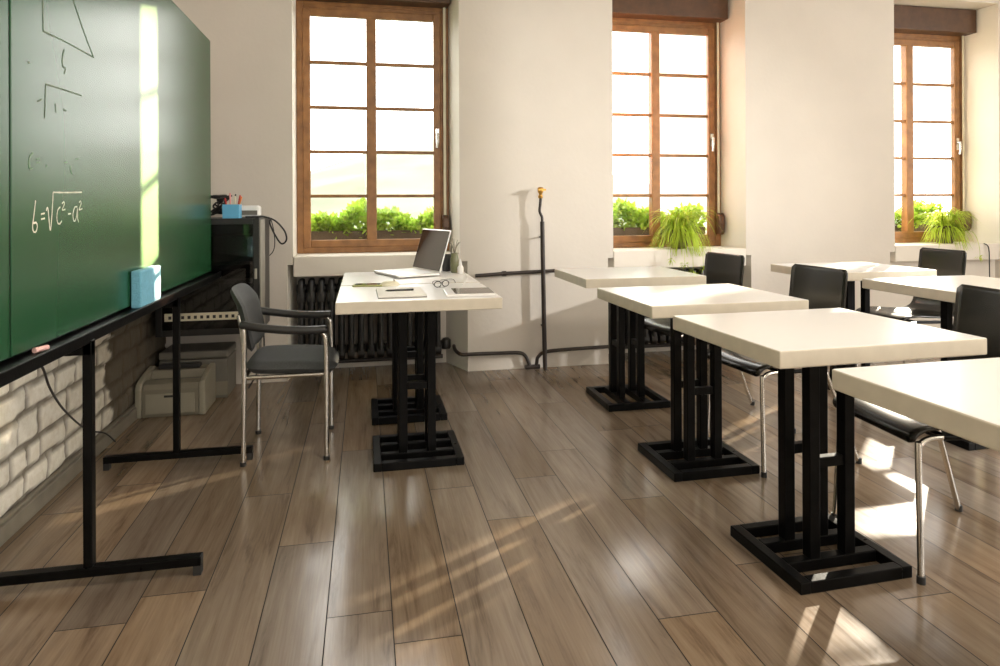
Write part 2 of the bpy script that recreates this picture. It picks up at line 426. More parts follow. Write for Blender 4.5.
# ------------------------------------------------------------------ window boxes outside (green through the panes)
def leaf_cloud(n, sx, sy, sz, size, seed):
    m = MB(); r = random.Random(seed)
    for _ in range(n):
        x, y = r.uniform(-sx, sx), r.uniform(-sy, sy)
        top = sz * (.72 + .2 * math.sin(x * 9 + seed) + .12 * math.sin(x * 23 + 2 * seed))
        z = top * r.random() ** .6
        L = size * r.uniform(.6, 1.3); a = r.uniform(0, 2 * PI); t = r.uniform(-.3, 1.2)
        d = Vector((math.cos(a) * math.cos(t), math.sin(a) * math.cos(t), math.sin(t))); s = d.cross(Vector((r.uniform(-1, 1), r.uniform(-1, 1), r.uniform(-1, 1)))).normalized() * L * .28
        p = Vector((x, y, z)); q = p + d * L * .5; e = p + d * L
        m.add([p, q + s, e, q - s], [(0, 1, 2, 3)])
    return m
PLL = ['leafy bright green window box outside the left window behind the laptop desk',
       'leafy green window box outside the middle window beside the spider plant',
       'leafy green window box outside the sunlit right-hand window']
for i, w in enumerate(WIN):
    wb_ = empty('window_box', (.067 + w['dx'], 5.13, .80), label=PLL[i], cat='window box', group='window boxes outside the panes')
    bxm = MB(); ring_ = [(-.50, -.10), (.50, -.10), (.50, .10), (-.50, .10)]
    bxm.prism(ring_, 0, .015)
    for (a, c) in (((-.50, -.10), (.50, -.085)), ((-.50, .085), (.50, .10)), ((-.50, -.085), (-.485, .085)), ((.485, -.085), (.50, .085))):
        bxm.box((a[0], a[1], .015), (c[0], c[1], .16))
    bxm.build('planter', 'terracotta', wb_)
    MB().box((-.484, -.084, .016), (.484, .084, .145)).build('soil', 'lid', wb_)
    f = leaf_cloud(2600, .50, .10, .26, .055, i + 2); o = f.build('foliage', 'hedge', wb_); o.location.z = .10
# outer sills that carry the boxes
for i, w in enumerate(WIN):
    struct(MB().box((w['b'][0] + .03, 4.995, .70), (w['b'][1] - .03, 5.27, .80)).build('trim_%d' % (i + 4), 'plaster'))

# ------------------------------------------------------------------ spider plants on the sills
def spider_plant(name, loc, label, n, seed, rad, runners):
    root = empty(name, loc, label=label, cat='potted plant', group='spider plants on the window sills')
    MB().lathe([(.055, 0), (.060, .005), (.078, .12), (.084, .125), (.084, .145), (.074, .145), (.070, .125)], n=24).build('pot', 'terracotta', root, smooth=True)
    MB().lathe([(.069, .10), (.069, .126)], n=20).build('soil', 'lid', root)
    r = random.Random(seed); m = MB()
    def leaf(base, a, L, rise, droop, w):
        pts = []
        for k in range(9):
            t = k / 8; h = L * (t * .95) * math.cos(rise * (1 - t * .3))
            z = L * math.sin(rise) * t - droop * t * t * t * L * 1.2 - droop * .3 * t * t * L
            pts.append(base + Vector((math.cos(a) * h, math.sin(a) * h, z)))
        for p in pts:      # window behind, sill below
            p.y = min(p.y, .125)
            p.z = max(p.z, .006 if p.y > -.145 else -.045)
        sd = Vector((-math.sin(a), math.cos(a), 0))
        v = []; f = []
        for k, p in enumerate(pts):
            t = k / 8; ww = w * (1 - t) ** .6 * (.55 + .9 * min(1, t * 4)) * .7 + .0004
            nrm = Vector((0, 0, 1)) * ww * .3
            v += [p - sd * ww + nrm, p, p + sd * ww + nrm]
        for k in range(8):
            a0 = k * 3
            f += [(a0, a0 + 1, a0 + 4, a0 + 3), (a0 + 1, a0 + 2, a0 + 5, a0 + 4)]
        m.add(v, f)
    for _ in range(n):
        a = r.uniform(0, 2 * PI)
        # the wall of the window stops leaves growing backwards
        up = r.random() < .42
        L = r.uniform(.72, 1.15) * rad * (1.95 if up else 1.3) * (.55 if math.sin(a) > .45 else 1)
        leaf(Vector((r.uniform(-.04, .04), r.uniform(-.04, .04), .125)), a, L, r.uniform(.95, 1.45) if up else r.uniform(.3, 1.1), r.uniform(.35, .65) if up else r.uniform(.75, 1.15), r.uniform(.0045, .0085))
    m.build('leaves', 'leaf', root, smooth='all')
    m2 = MB()
    for a, L in runners:
        p0 = Vector((math.cos(a) * .05, math.sin(a) * .05, .13)); p1 = Vector((math.cos(a) * .20, math.sin(a) * .20, .10)); p2 = Vector((math.cos(a) * .24, min(math.sin(a) * .26, -.17), -L))
        m2.tube(smooth_path([p0, p1, (p1 + p2) / 2 + Vector((math.cos(a) * .02, math.sin(a) * .02, 0)), p2]), .0014, 5)
        for _ in range(14):
            b = r.uniform(0, 2 * PI); l = r.uniform(.04, .085)
            e = p2 + Vector((math.cos(b) * l * .8, math.sin(b) * l * .8 * .6, r.uniform(-.05, .02)))
            s = Vector((-math.sin(b), math.cos(b), 0)) * .004
            m2.add([p2, (p2 + e) / 2 + s + Vector((0, 0, .012)), e, (p2 + e) / 2 - s + Vector((0, 0, .012))], [(0, 1, 2, 3)])
    if runners: m2.build('runner', 'leaf', root)
    return root
spider_plant('spider_plant', (2.325, 4.675, .812), 'bushy spider plant with hanging runners on the sill of the middle window', 420, 4, .20, [(-1.9, .10), (-1.3, .13), (-1.65, .15), (-2.3, .07), (-.9, .08)])
spider_plant('spider_plant', (4.71, 4.69, .812), 'rounder spider plant on the sill of the sunlit right-hand window', 380, 9, .17, [(-1.2, .10)])

# ------------------------------------------------------------------ radiators and pipes
def radiator(x, n, label):
    root = empty('radiator', (x, 4.695, 0), label=label, cat='radiator', group='cast iron radiators under the windows')
    pitch = .0655
    s0 = MB()
    for y in (-.055, 0, .055):
        s0.tube([(0, y, .155), (0, y, .56)], .0195, 12)
        s0.tube(smooth_path([(0, y, .545), (0, y * .9, .60), (0, y * .7, .645)]), .0195, 12, rad=None)
    for z in (.165, .585):
        s0.tube([(-pitch / 2 + .001, 0, z), (pitch / 2 - .001, 0, z)], .03, 14)
    prof = [(-.074, .13), (-.074, .16), (-.05, .185), (.05, .185), (.074, .16), (.074, .13), (.05, .105), (-.05, .105)]
    for pr in (prof, [(y, z + .47) for y, z in [(-.074, .06), (-.070, .095), (-.045, .117), (.045, .117), (.070, .095), (.074, .06), (.074, .03), (.05, .005), (-.05, .005), (-.074, .03)]]):
        k = len(pr); v = [(sx, y, z) for sx in (-.024, .024) for y, z in pr]
        s0.add(v, [tuple(range(k)), tuple(range(k, 2 * k))[::-1]] + [(i, (i + 1) % k, k + (i + 1) % k, k + i) for i in range(k)])
    first = s0.build('radiator_section', 'iron', root, bev=.006, smooth=True)
    first.location.x = -(n - 1) * pitch / 2
    for i in range(1, n):
        c = first.copy(); C.objects.link(c); c.parent = root; c.location.x = (i - (n - 1) / 2) * pitch
    for sx in (-1, 1):
        MB().prism([(sx * (n - 3) * pitch / 2 - .018, -.06), (sx * (n - 3) * pitch / 2 + .018, -.06), (sx * (n - 3) * pitch / 2 + .018, .06), (sx * (n - 3) * pitch / 2 - .018, .06)], 0, .12).build('foot', 'iron', root, bev=.004)
    MB().tube([(-n * pitch / 2 + .02, .03, .075), (n * pitch / 2 + .01, .03, .075)], .014, 10).build('feed_pipe', 'pipe', root, smooth=True)
    v = MB(); xr = n * pitch / 2
    v.tube([(xr - .04, 0, .165), (xr + .045, 0, .165)], .02, 12); v.lathe([(.03, -.03), (.034, -.02), (.034, .03), (.02, .045)], (xr + .03, 0, .165), 14)
    v.build('valve', 'iron', root, smooth=True)
    return root
radiator(.035, 15, 'black cast iron radiator in the niche under the left window behind the armchair')
radiator(2.235, 15, 'black cast iron radiator in the niche under the middle window below the spider plant')

g = empty('gas_pipe', (1.205, 4.485, 0), label='upright dark pipe with a brass valve on the wall between the windows', cat='pipe')
MB().tube(smooth_path([(.018, 0, .0), (.012, 0, .3), (.006, 0, .7), (.002, 0, 1.03)]), .0155, 14).build('pipe_column', 'pipe', g, smooth=True)
MB().tube(smooth_path([(.002, 0, 1.02), (0, 0, 1.06), (-.016, 0, 1.10), (-.012, 0, 1.15), (-.008, 0, 1.20)]), .010, 12).build('thin_pipe', 'pipe', g, smooth=True)
b = MB(); b.lathe([(.011, 1.19), (.016, 1.195), (.016, 1.212), (.010, 1.215), (.012, 1.222), (.020, 1.235), (.022, 1.26), (.014, 1.268)], (-.010, 0, 0), 16); b.tube([(-.010, 0, 1.245), (-.010, -.03, 1.25)], .006); b.box((-.032, -.036, 1.244), (.020, -.030, 1.256))
b.build('brass_valve', 'brass', g, smooth=True)
for x, z in ((.0, .92), (.008, .30)): MB().tube([(x, 0, z), (x, .062, z)], .006).build('clip', 'pipe', g)
hp = empty('heating_pipe', (0, 4.50, 0), label='dark horizontal pipe running at desk height across the upright wall pipe', cat='pipe', group='dark heating pipes on the back wall')
MB().tube([(.74, .018, .661), (.95, .018, .672), (1.318, .018, .683)], .0125, 12).build('pipe_run', 'pipe', hp, smooth=True)
MB().tube([(.925, .018, .671), (.955, .018, .672)], .018, 12).build('coupling', 'pipe', hp, smooth=True)
lp = empty('heating_pipe', (0, 4.49, 0), label='dark low pipe along the skirting running from the left radiator to the middle one', cat='pipe', group='dark heating pipes on the back wall')
MB().tube(smooth_path([(.612, .205, .15), (.612, .12, .137), (.64, .025, .127), (.72, .028, .125), (.9, .03, .122), (1.04, .03, .118), (1.085, .02, .10), (1.11, .02, .05), (1.12, .02, .012)]), .0125, 12).build('pipe_run', 'pipe', lp, smooth=True)
MB().tube(smooth_path([(1.165, .02, .012), (1.17, .02, .05), (1.18, .02, .085), (1.235, .03, .115), (1.40, .03, .125), (1.70, .03, .13)]), .0125, 12).build('pipe_run', 'pipe', lp, smooth=True)
MB().tube([(1.085, .02, .018), (1.19, .02, .018)], .016, 12).build('pipe_elbow', 'pipe', lp, smooth=True)
tag(MB().tube(smooth_path([(4.94, 4.545, .815), (4.965, 4.525, .78), (4.985, 4.537, .64), (4.98, 4.53, .45), (4.985, 4.53, .2), (4.97, 4.52, .006)]), .0042, 8).build('cable', 'rubber', smooth=True), 'dark cable hanging from the right-hand window sill past the spider plant', 'cable')

# ------------------------------------------------------------------ pedestal desks
def make_desk():
    r = empty('pedestal_desk')
    MB().box((-.35, -.30, .70), (.35, .30, .75)).build('table_top', 'top', r, bev=.004)
    tp = r.children[0]; tp.data.materials.append(M['edge'])
    for p in tp.data.polygons:
        if abs(p.normal.z) < .5: p.material_index = 1
    bf = MB(); a, b_, w, h = .1975, .183, .036, .036
    bf.box((-a, -b_, 0), (-a + w, b_, h)); bf.box((a - w, -b_, 0), (a, b_, h)); bf.box((-a + w, -b_, 0), (a - w, -b_ + w, h)); bf.box((-a + w, b_ - w, 0), (a - w, b_, h))
    for y in (-.06, .06): bf.box((-a + w, y - .018, 0), (a - w, y + .018, h))
    bf.build('base_frame', 'black_metal', r, bev=.003)
    for x in (-.064, .064):
        for y in (-.06, .06):
            MB().box((x - .019, y - .019, h), (x + .019, y + .019, .692)).build('post', 'black_metal', r, bev=.003)
    for y in (-.06, .06):
        MB().box((-.045, y - .014, .318), (.045, y + .014, .350)).build('rung', 'black_metal', r, bev=.003)
    MB().box((-.15, -.15, .692), (.15, .15, .70)).build('mounting_plate', 'black_metal', r)
    return r
DESKS = [  # x, y, turn of the desk, turn of the pedestal
    (1.50, 3.69, 0, 90, 'cream pedestal desk in front of the middle window, farthest of the near row'),
    (1.44, 2.74, 1.0, 0, 'cream pedestal desk second from the window wall in the near row'),
    (1.437, 1.93, 2.0, 0, 'cream pedestal desk third from the window wall, its whole base in view'),
    (1.46, 1.13, 1.5, 0, 'cream desk nearest the camera, cut off by the picture edge at right'),
    (2.97, 3.66, 0, 90, 'cream pedestal desk by the window wall in the back row'),
    (2.925, 2.78, 1.0, 0, 'cream pedestal desk in the back row behind the large black chair'),
    (.228, 3.10, 0, 0, 'front cream teacher desk carrying the notebook, phone and eyeglasses'),
    (.228, 3.725, 0, 0, 'rear cream teacher desk against the left window carrying the open laptop')]
desk = make_desk()
for i, (x, y, rz, pz, lab) in enumerate(DESKS):
    d = desk if i == 0 else copy_tree(desk)
    d.location = (x, y, 0); d.rotation_euler.z = R(rz); tag(d, lab, 'desk', 'cream pedestal desks')
    for ch in d.children:
        ch.rotation_euler.z = 0 if ch.name.startswith('table_top') else R(pz)
    if i == 7:
        for ch in d.children:
            if ch.name.startswith('table_top'): ch.scale.y = 1.08; ch.location.y = .012
    if i == 6:
        for ch in d.children:
            if ch.name.startswith('table_top'): ch.scale.y = .965; ch.location.y = .0

# ------------------------------------------------------------------ school chairs (facing the board)
def make_chair():
    r = empty('school_chair')
    prof = smooth_path([(-.022, 0, .415), (-.016, 0, .436), (.02, 0, .449), (.10, 0, .446), (.20, 0, .437), (.30, 0, .434), (.37, 0, .446), (.415, 0, .485), (.435, 0, .56), (.45, 0, .66), (.462, 0, .76), (.472, 0, .85)], 4)
    m = MB(); n = len(prof); K = 14; v = []; f = []
    Ls = [0]
    for i in range(1, n): Ls.append(Ls[-1] + (prof[i] - prof[i - 1]).length)
    T = Ls[-1]
    for i, p in enumerate(prof):
        s = Ls[i]; half = .198 - .024 * min(1, s / T * 1.2)
        e = min(s + .0005, T - s + .0005); rad = .024
        if e < rad: half -= rad - math.sqrt(max(0, rad * rad - (rad - e) ** 2))
        tan = (prof[min(i + 1, n - 1)] - prof[max(i - 1, 0)]).normalized(); nrm = Vector((-tan.z, 0, tan.x))
        for k in range(K + 1):
            y = -half + 2 * half * k / K
            v.append(p + Vector((0, y, 0)) + nrm * (.016 * (abs(y) / .19) ** 2 * min(1, s / .15)))
    for i in range(n - 1):
        for k in range(K):
            a = i * (K + 1) + k; f.append((a, a + 1, a + K + 2, a + K + 1))
    m.add(v, f).build('seat_shell', 'shell', r, solid=.011, smooth='all')
    for s in (-1, 1):
        MB().tube(smooth_path([(-.012, s * .208, .0), (-.002, s * .186, .38), (.006, s * .182, .405), (.035, s * .178, .422), (.09, s * .172, .424)]), .0095, 10).build('leg', 'chrome', r, smooth=True)
        MB().tube(smooth_path([(.485, s * .205, .0), (.36, s * .172, .36), (.335, s * .168, .40), (.30, s * .166, .416)]), .0095, 10).build('leg', 'chrome', r, smooth=True)
        MB().tube([(.09, s * .172, .424), (.20, s * .169, .419), (.30, s * .166, .416)], .0095, 10).build('seat_rail', 'black_metal', r, smooth=True)
        for x, y in ((-.012, .208), (.485, .205)):
            MB().tube([(x, s * y, 0), (x, s * y, .022)], .0125, 10).build('foot_cap', 'rubber', r, smooth=True)
    MB().tube([(.11, -.170, .421), (.11, .170, .421)], .008, 8).build('cross_bar', 'black_metal', r, smooth=True)
    return r
CHAIRS = [(1.652, 3.58, 8, 'black shell chair in front of the middle radiator, beside the desk nearest that window'),
          (1.632, 2.737, 5, 'black shell chair second from the windows in the near row, between two cream desks'),
          (1.668, 1.930, -4, 'large black shell chair cut off by the right picture edge'),
          (3.18, 3.64, 0, 'black shell chair at the back row desk under the right-hand window')]
ch0 = make_chair()
for i, (x, y, rz, lab) in enumerate(CHAIRS):
    c = ch0 if i == 0 else copy_tree(ch0)
    c.location = (x, y, 0); c.rotation_euler.z = R(rz); tag(c, lab, 'chair', 'black shell chairs at the desks')

# ------------------------------------------------------------------ armchair
def armchair():
    r = empty('armchair', (-.345, 3.325, 0), label='grey upholstered armchair with chrome legs beside the teacher desk', cat='chair')
    x0, x1, hy = -.187, .170, .212
    for s in (-1, 1):
        MB().tube(smooth_path([(x0, s * hy, 0), (x0 + .004, s * hy, .3), (x0 + .006, s * (hy - .002), .55), (x0 + .002, s * (hy - .004), .61)]), .0115, 12).build('leg', 'chrome', r, smooth=True)
        MB().tube(smooth_path([(x1, s * hy, 0), (x1, s * hy, .30), (x1 - .002, s * hy, .53), (x1 - .018, s * hy, .575)]), .0115, 12).build('leg', 'chrome', r, smooth=True)
        for x in (x0, x1): MB().tube([(x, s * hy, 0), (x, s * hy, .018)], .014, 12).build('foot_cap', 'rubber', r, smooth=True)
        ap = smooth_path([(x0 - .012, s * hy, .625), (x0 + .05, s * (hy + .006), .612), (x0 + .17, s * (hy + .008), .595), (x0 + .29, s * (hy + .004), .588), (x1 + .005, s * hy, .588)], 6)
        MB().tube(ap, .018, 12, rad=[.012] + [.019] * (len(ap) - 2) + [.013]).build('armrest', 'dark_plastic', r, smooth=True)
        MB().tube([(x0 + .004, s * (hy - .01), .385), (x1 - .004, s * (hy - .01), .385)], .010, 10).build('seat_rail', 'chrome', r, smooth=True)
    for x in (x0 + .004, x1 - .002): MB().tube([(x, -hy, .385), (x, hy, .385)], .010, 10).build('cross_bar', 'chrome', r, smooth=True)
    # seat cushion: rounded, waterfall front
    def pad(nu, nv, fn, name, mt):
        m = MB(); v = []; f = []
        for i in range(nu + 1):
            for k in range(nv + 1): v.append(fn(i / nu, k / nv))
        for i in range(nu):
            for k in range(nv):
                a = i * (nv + 1) + k; f.append((a, a + 1, a + nv + 2, a + nv + 1))
        return m.add(v, f)
    def rr2(u, v, a, b):   # rounded rectangle spread of the unit square
        x, y = 2 * u - 1, 2 * v - 1
        q = (abs(x) ** 5 + abs(y) ** 5) ** .2; mx_ = max(abs(x), abs(y), 1e-6)
        k = mx_ / q if q > 0 else 1
        return x * a * k, y * b * k
    m = MB(); nu = 20
    for sgn in (1, -1):
        v = []; f = []
        for i in range(nu + 1):
            for k in range(nu + 1):
                x, y = rr2(i / nu, k / nu, .205, .215)
                e = 1 - max(abs(2 * i / nu - 1), abs(2 * k / nu - 1)); t = min(1, e / .22); h = math.sqrt(max(0, 1 - (1 - t) ** 2))
                z = .418 + sgn * .030 * h - .012 * max(0, x / .205) ** 2 + .006 * (x / .205) * -1
                v.append((.012 + x, y, z))
        for i in range(nu):
            for k in range(nu):
                a = i * (nu + 1) + k; f.append((a, a + 1, a + nu + 2, a + nu + 1))
        m.add(v, f)
    m.build('seat', 'fabric', r, smooth='all')
    m = MB()
    for sgn in (1, -1):
        v = []; f = []
        for i in range(nu + 1):
            for k in range(nu + 1):
                y, zz = rr2(i / nu, k / nu, .205, .145)
                e = 1 - max(abs(2 * i / nu - 1), abs(2 * k / nu - 1)); t = min(1, e / .22); h = math.sqrt(max(0, 1 - (1 - t) ** 2))
                z = .628 + zz
                x = -.200 - .22 * (z - .60) + .10 * (y / .2) ** 2 * .3 + sgn * .018 * h
                if z > .70: x -= .3 * (z - .70)
                v.append((x, y, z))
        for i in range(nu):
            for k in range(nu):
                a = i * (nu + 1) + k; f.append((a, a + 1, a + nu + 2, a + nu + 1))
        m.add(v, f)
    m.build('backrest', 'fabric', r, smooth='all')
    for s in (-1, 1):
        MB().tube(smooth_path([(x0 + .002, s * (hy - .004), .50), (x0 - .008, s * (hy - .016), .60), (x0 - .022, s * (hy - .03), .66)]), .010, 10).build('back_post', 'chrome', r, smooth=True)
armchair()

# ------------------------------------------------------------------ green writing board on a steel stand
XB = -.87
bd = empty('chalkboard', (0, 0, 0), label='large green glossy writing board on black T-legs along the brick wall', cat='chalkboard')
MB().box((XB - .022, 1.885, .772), (XB, 4.098, 2.10)).build('board_panel', 'green_board', bd, bev=.002)
MB().box((XB - .022, .75, .772), (XB, 1.875, 2.10)).build('board_panel', 'green_board', bd, bev=.002)
MB().box((XB - .020, 1.872, .774), (XB - .004, 1.888, 2.098)).build('joint_strip', 'black_metal', bd)
t = MB(); t.box((XB - .03, .75, .742), (-.818, 4.098, .762)); t.box((-.826, .75, .736), (-.816, 4.098, .770)); t.box((XB - .03, .75, .742), (XB - .022, 4.098, .80))
t.build('chalk_tray', 'black_metal', bd, bev=.002)
for y in (2.235, 3.195):
    MB().box((-.838, y - .016, .058), (-.812, y + .016, .742)).build('leg', 'black_metal', bd, bev=.003)
    MB().box((-1.12, y - .018, .030), (-.505, y + .018, .058)).build('foot_bar', 'black_metal', bd, bev=.003)
    for x in (-1.108, -.517):
        MB().box((x - .012, y - .016, 0), (x + .012, y + .016, .032)).build('foot_cap', 'rubber', bd, bev=.002)
    MB().box((XB - .034, y - .016, .70), (-.812, y + .016, .744)).build('bracket', 'black_metal', bd, bev=.002)
for y in (1.2, 2.235, 3.195): MB().box((XB - .045, y - .02, .76), (XB - .022, y + .02, 2.08)).build('back_stile', 'black_metal', bd)
MAIN = [[(2.008, 1.166), (1.998, 1.125), (1.991, 1.097), (1.996, 1.083), (2.009, 1.082), (2.017, 1.096), (2.011, 1.106), (1.996, 1.105)], [(2.039, 1.129), (2.06, 1.131)], [(2.039, 1.115), (2.06, 1.117)], [(2.069, 1.138), (2.079, 1.144), (2.092, 1.083), (2.102, 1.119), (2.108, 1.162), (2.111, 1.19)], [(2.111, 1.19), (2.207, 1.191), (2.308, 1.194)], [(2.156, 1.148), (2.14, 1.139), (2.134, 1.118), (2.139, 1.103), (2.151, 1.099), (2.165, 1.107)], [(2.168, 1.158), (2.179, 1.163), (2.183, 1.156), (2.169, 1.14), (2.189, 1.141)], [(2.209, 1.127), (2.228, 1.128)], [(2.273, 1.148), (2.255, 1.147), (2.242, 1.127), (2.247, 1.106), (2.262, 1.11), (2.274, 1.143), (2.275, 1.115), (2.282, 1.101)], [(2.287, 1.162), (2.298, 1.166), (2.301, 1.157), (2.287, 1.14), (2.31, 1.142)]]
FAINT = [[(1.994, 1.293), (1.979, 1.283), (1.972, 1.266), (1.979, 1.249), (1.992, 1.253)], [(2.013, 1.277), (2.033, 1.28)], [(2.013, 1.268), (2.033, 1.271)], [(2.185, 1.279), (2.203, 1.281)], [(2.229, 1.271), (2.227, 1.26), (2.238, 1.247)], [(2.264, 1.294), (2.283, 1.298)], [(2.074, 1.265), (2.071, 1.26)]]
DARK = [[(2.055, 1.75), (2.056, 1.677), (2.057, 1.634)], [(2.057, 1.634), (2.179, 1.638), (2.318, 1.638), (2.407, 1.637)], [(2.407, 1.637), (2.333, 1.699), (2.236, 1.795)], [(2.062, 1.394), (2.066, 1.441), (2.07, 1.49)], [(2.07, 1.49), (2.179, 1.494), (2.311, 1.497)], [(2.187, 1.613), (2.175, 1.584), (2.179, 1.562), (2.196, 1.559), (2.187, 1.542)], [(1.97, 1.531), (1.978, 1.529)], [(2.023, 1.435), (2.046, 1.444)], [(2.128, 1.445), (2.131, 1.42)], [(2.179, 1.436), (2.199, 1.433)]]
def strokes(L, w, x):
    m = MB(); r = random.Random(2)
    for st in L:
        p = smooth_path([(x, a, c) for a, c in st], 6)
        m.tube(p, w, 6, rad=[w * r.uniform(.75, 1.15) for _ in p])
    # pressed flat on the glass
    m.v = [(x + (q[0] - x) * .15, q[1], q[2]) for q in m.v]
    return m
for nm, L, w, mt in (('chalk_lettering', MAIN, .0026, 'chalk'), ('rubbed_chalk_mark', FAINT, .0022, 'chalk_faint'), ('smudged_markings', DARK, .0026, 'chalk_wet')):
    strokes(L, w, XB + .0008).build(nm, mt, bd)
tag(MB().box((-.866, 2.735, .7625), (-.829, 2.985, .905)).build('sponge', 'sponge', bev=.006), 'light blue block sponge standing on the tray of the green board', 'sponge')
ck = MB().tube([(0, -.02, 0), (0, .022, 0)], .0075, 12).build('chalk_stick', 'chalk_pink', smooth=True); ck.location = (-.849, 1.985, .7700); ck.rotation_euler.z = R(-20)
tag(ck, 'short pinkish chalk stub lying on the board tray', 'chalk')
tag(MB().tube(smooth_path([(-.843, 1.95, .735), (-.85, 2.0, .715), (-.93, 2.238, .597), (-1.05, 2.642, .416), (-1.185, 3.191, .18), (-1.195, 3.42, .09), (-1.195, 3.55, .005)]), .0035, 8).build('power_cable', 'rubber', smooth=True), 'thin black cable drooping from the board tray towards the brick wall', 'cable')

# ------------------------------------------------------------------ wall rack with equipment
rk = empty('equipment_rack', (-.89, 4.12, 0), label='black wall rack with a smoked glass door in the corner behind the board', cat='cabinet')
x0, x1, z0, z1, dp = -.285, .280, .40, 1.075, .425
s = MB(); s.box((x0, .012, z1 - .015), (x1, dp, z1)); s.box((x0, .012, z0), (x1, dp, z0 + .02)); s.box((x0, .012, z0 + .02), (x0 + .015, dp, z1 - .015)); s.box((x1 - .015, .012, z0 + .02), (x1, dp, z1 - .015)); s.box((x0 + .015, dp - .012, z0 + .02), (x1 - .015, dp, z1 - .015))
s.build('rack_body', 'rack', rk, bev=.002)
MB().box((x1 + .0005, .02, z0 + .01), (x1 + .004, .20, z1 - .01)).build('side_rail', 'rack_side', rk)
fr = MB(); ring(fr, x0, x1, z0, z1, .035, -.004, .011); fr.build('door_frame', 'rack', rk, bev=.003)
MB().box((x0 + .033, .001, z0 + .033), (x1 - .033, .005, z1 - .033)).build('door_glass', 'smoked', rk)
MB().box((x1 - .026, -.014, .72), (x1 - .012, -.004, .78)).build('door_latch', 'rack_side', rk, bev=.002)
pp = MB().box((-.235, -.012, .488), (.262, .0, .532)).build('patch_panel', 'ivory', rk, bev=.002)
for q in range(14):
    xx = -.205 + q * .034
    pt = MB().box((xx - .008, -.0135, .500), (xx + .008, -.0115, .518)).build('port', 'dark_plastic', pp)
for z, h in ((.60, .09), (.75, .05), (.86, .11)):
    MB().box((x0 + .05, .05, z), (x1 - .05, .33, z + h)).build('rack_unit', 'dark_plastic', rk, bev=.004)
# copier box and laser printer on the floor below it
cp = empty('copier', (-1.0, 4.37, 0), label='larger grey office machine on the floor behind the small printer', cat='printer')
m = MB(); m.prism([(-.19, -.135), (.19, -.135), (.19, .135), (-.19, .135)], .0, .235); m.build('copier_body', 'grey_plastic', cp, bev=.008)
MB().prism([(-.192, -.137), (.192, -.137), (.192, .137), (-.192, .137)], .240, .285).build('scanner_lid', 'grey_plastic', cp, bev=.01)
MB().box((-.19, -.1365, .02), (.19, -.134, .10)).build('paper_drawer', 'putty', cp, bev=.001)
lp_ = empty('laser_printer', (-1.045, 4.055, 0), label='small beige laser printer on the floor at the foot of the brick wall', cat='printer')
m = MB(); prof = [(-.13, .0), (-.135, .02), (-.13, .15), (-.112, .178), (-.06, .19), (-.05, .165), (.03, .168), (.05, .215), (.12, .22), (.13, .20), (.13, 0)]
k = len(prof); v = [(sx, y, z) for sx in (-.145, .145) for y, z in prof]
m.add(v, [tuple(range(k)), tuple(range(k, 2 * k))[::-1]] + [(i, (i + 1) % k, k + (i + 1) % k, k + i) for i in range(k)]); m.build('printer_body', 'putty', lp_, bev=.006)
for sx in (-1, 1):
    m = MB(); pr = [(-.138, .0), (-.142, .02), (-.14, .15), (-.12, .186), (-.05, .205), (.05, .222), (.128, .228), (.138, .21), (.138, 0)]; k = len(pr)
    v = [(sx * q, y, z) for q in (.1455, .178) for y, z in pr]
    m.add(v, [tuple(range(k)), tuple(range(k, 2 * k))[::-1]] + [(i, (i + 1) % k, k + (i + 1) % k, k + i) for i in range(k)]); m.build('side_cover', 'putty_light', lp_, bev=.008)
MB().box((-.125, -.141, .02), (.125, -.134, .128)).build('paper_flap', 'putty_light', lp_, bev=.003)
MB().box((-.03, -.144, .108), (.03, -.140, .120)).build('flap_grip', 'dark_plastic', lp_, bev=.002)
MB().box((-.12, -.048, .1675), (.12, .032, .1705)).build('output_tray', 'dark_plastic', lp_)
MB().box((-.11, .045, .22), (.11, .10, .245)).build('rear_lid', 'dark_plastic', lp_, bev=.004)

# things on top of the rack
ph = empty('pen_holder', (-.772, 4.19, 1.075), label='square bright blue pen holder on the black rack', cat='pen holder')
m = MB(); w, h = .046, .082
m.box((-w, -w, 0), (w, w, .004)); ring2 = [((-w, -w), (w, -w + .003)), ((-w, w - .003), (w, w)), ((-w, -w + .003), (-w + .003, w - .003)), ((w - .003, -w + .003), (w, w - .003))]
for a, c in ring2: m.box((a[0], a[1], .004), (c[0], c[1], h))
m.build('holder_body', 'blue', ph, bev=.001)
pens = [(-.010, -.010, 'pink', -.04, .0, .145, 'pink pen standing upright in the blue pen holder'), (.014, -.006, 'ivory', .12, .02, .128, 'pale pencil standing in the blue pen holder'),
        (.026, .012, 'red', .35, .1, .135, 'red pen leaning to the side in the blue pen holder'), (-.028, .006, 'red', -.35, .05, .118, 'second red pen leaning towards the board in the blue pen holder'), (.004, .022, 'dark_plastic', .16, .2, .140, 'black pen at the back of the blue pen holder'),
        (.034, -.02, 'orange', .50, -.05, .128, 'orange pencil leaning out of the blue pen holder beyond the red pen')]
for x, y, mt, tx, ty, L, lab in pens:
    p = empty('pen', (-.772 + x * .7, 4.19 + y * .7, 1.0795), label=lab, cat='pen', group='pens in the blue pen holder')
    d = Vector((math.sin(tx) * .55, math.sin(ty) * .5, 1)).normalized()
    MB().tube([d * 0.004, d * (L - .03)], .0042, 10).build('pen_barrel', mt, p, smooth=True)
    MB().tube([d * (L - .03), d * (L - .004), d * L], .005, 10, rad=[.005, .005, .003]).build('pen_cap', mt, p, smooth=True)
rt = empty('router', (-.690, 4.30, 1.075), label='small white rounded router box behind the blue pen holder', cat='router')
MB().box((-.062, -.05, .003), (.062, .05, .075)).build('router_case', 'white_plastic', rt, bev=.016)
MB().box((-.05, -.0515, .018), (.05, -.050, .045)).build('router_panel', 'grey_plastic', rt)
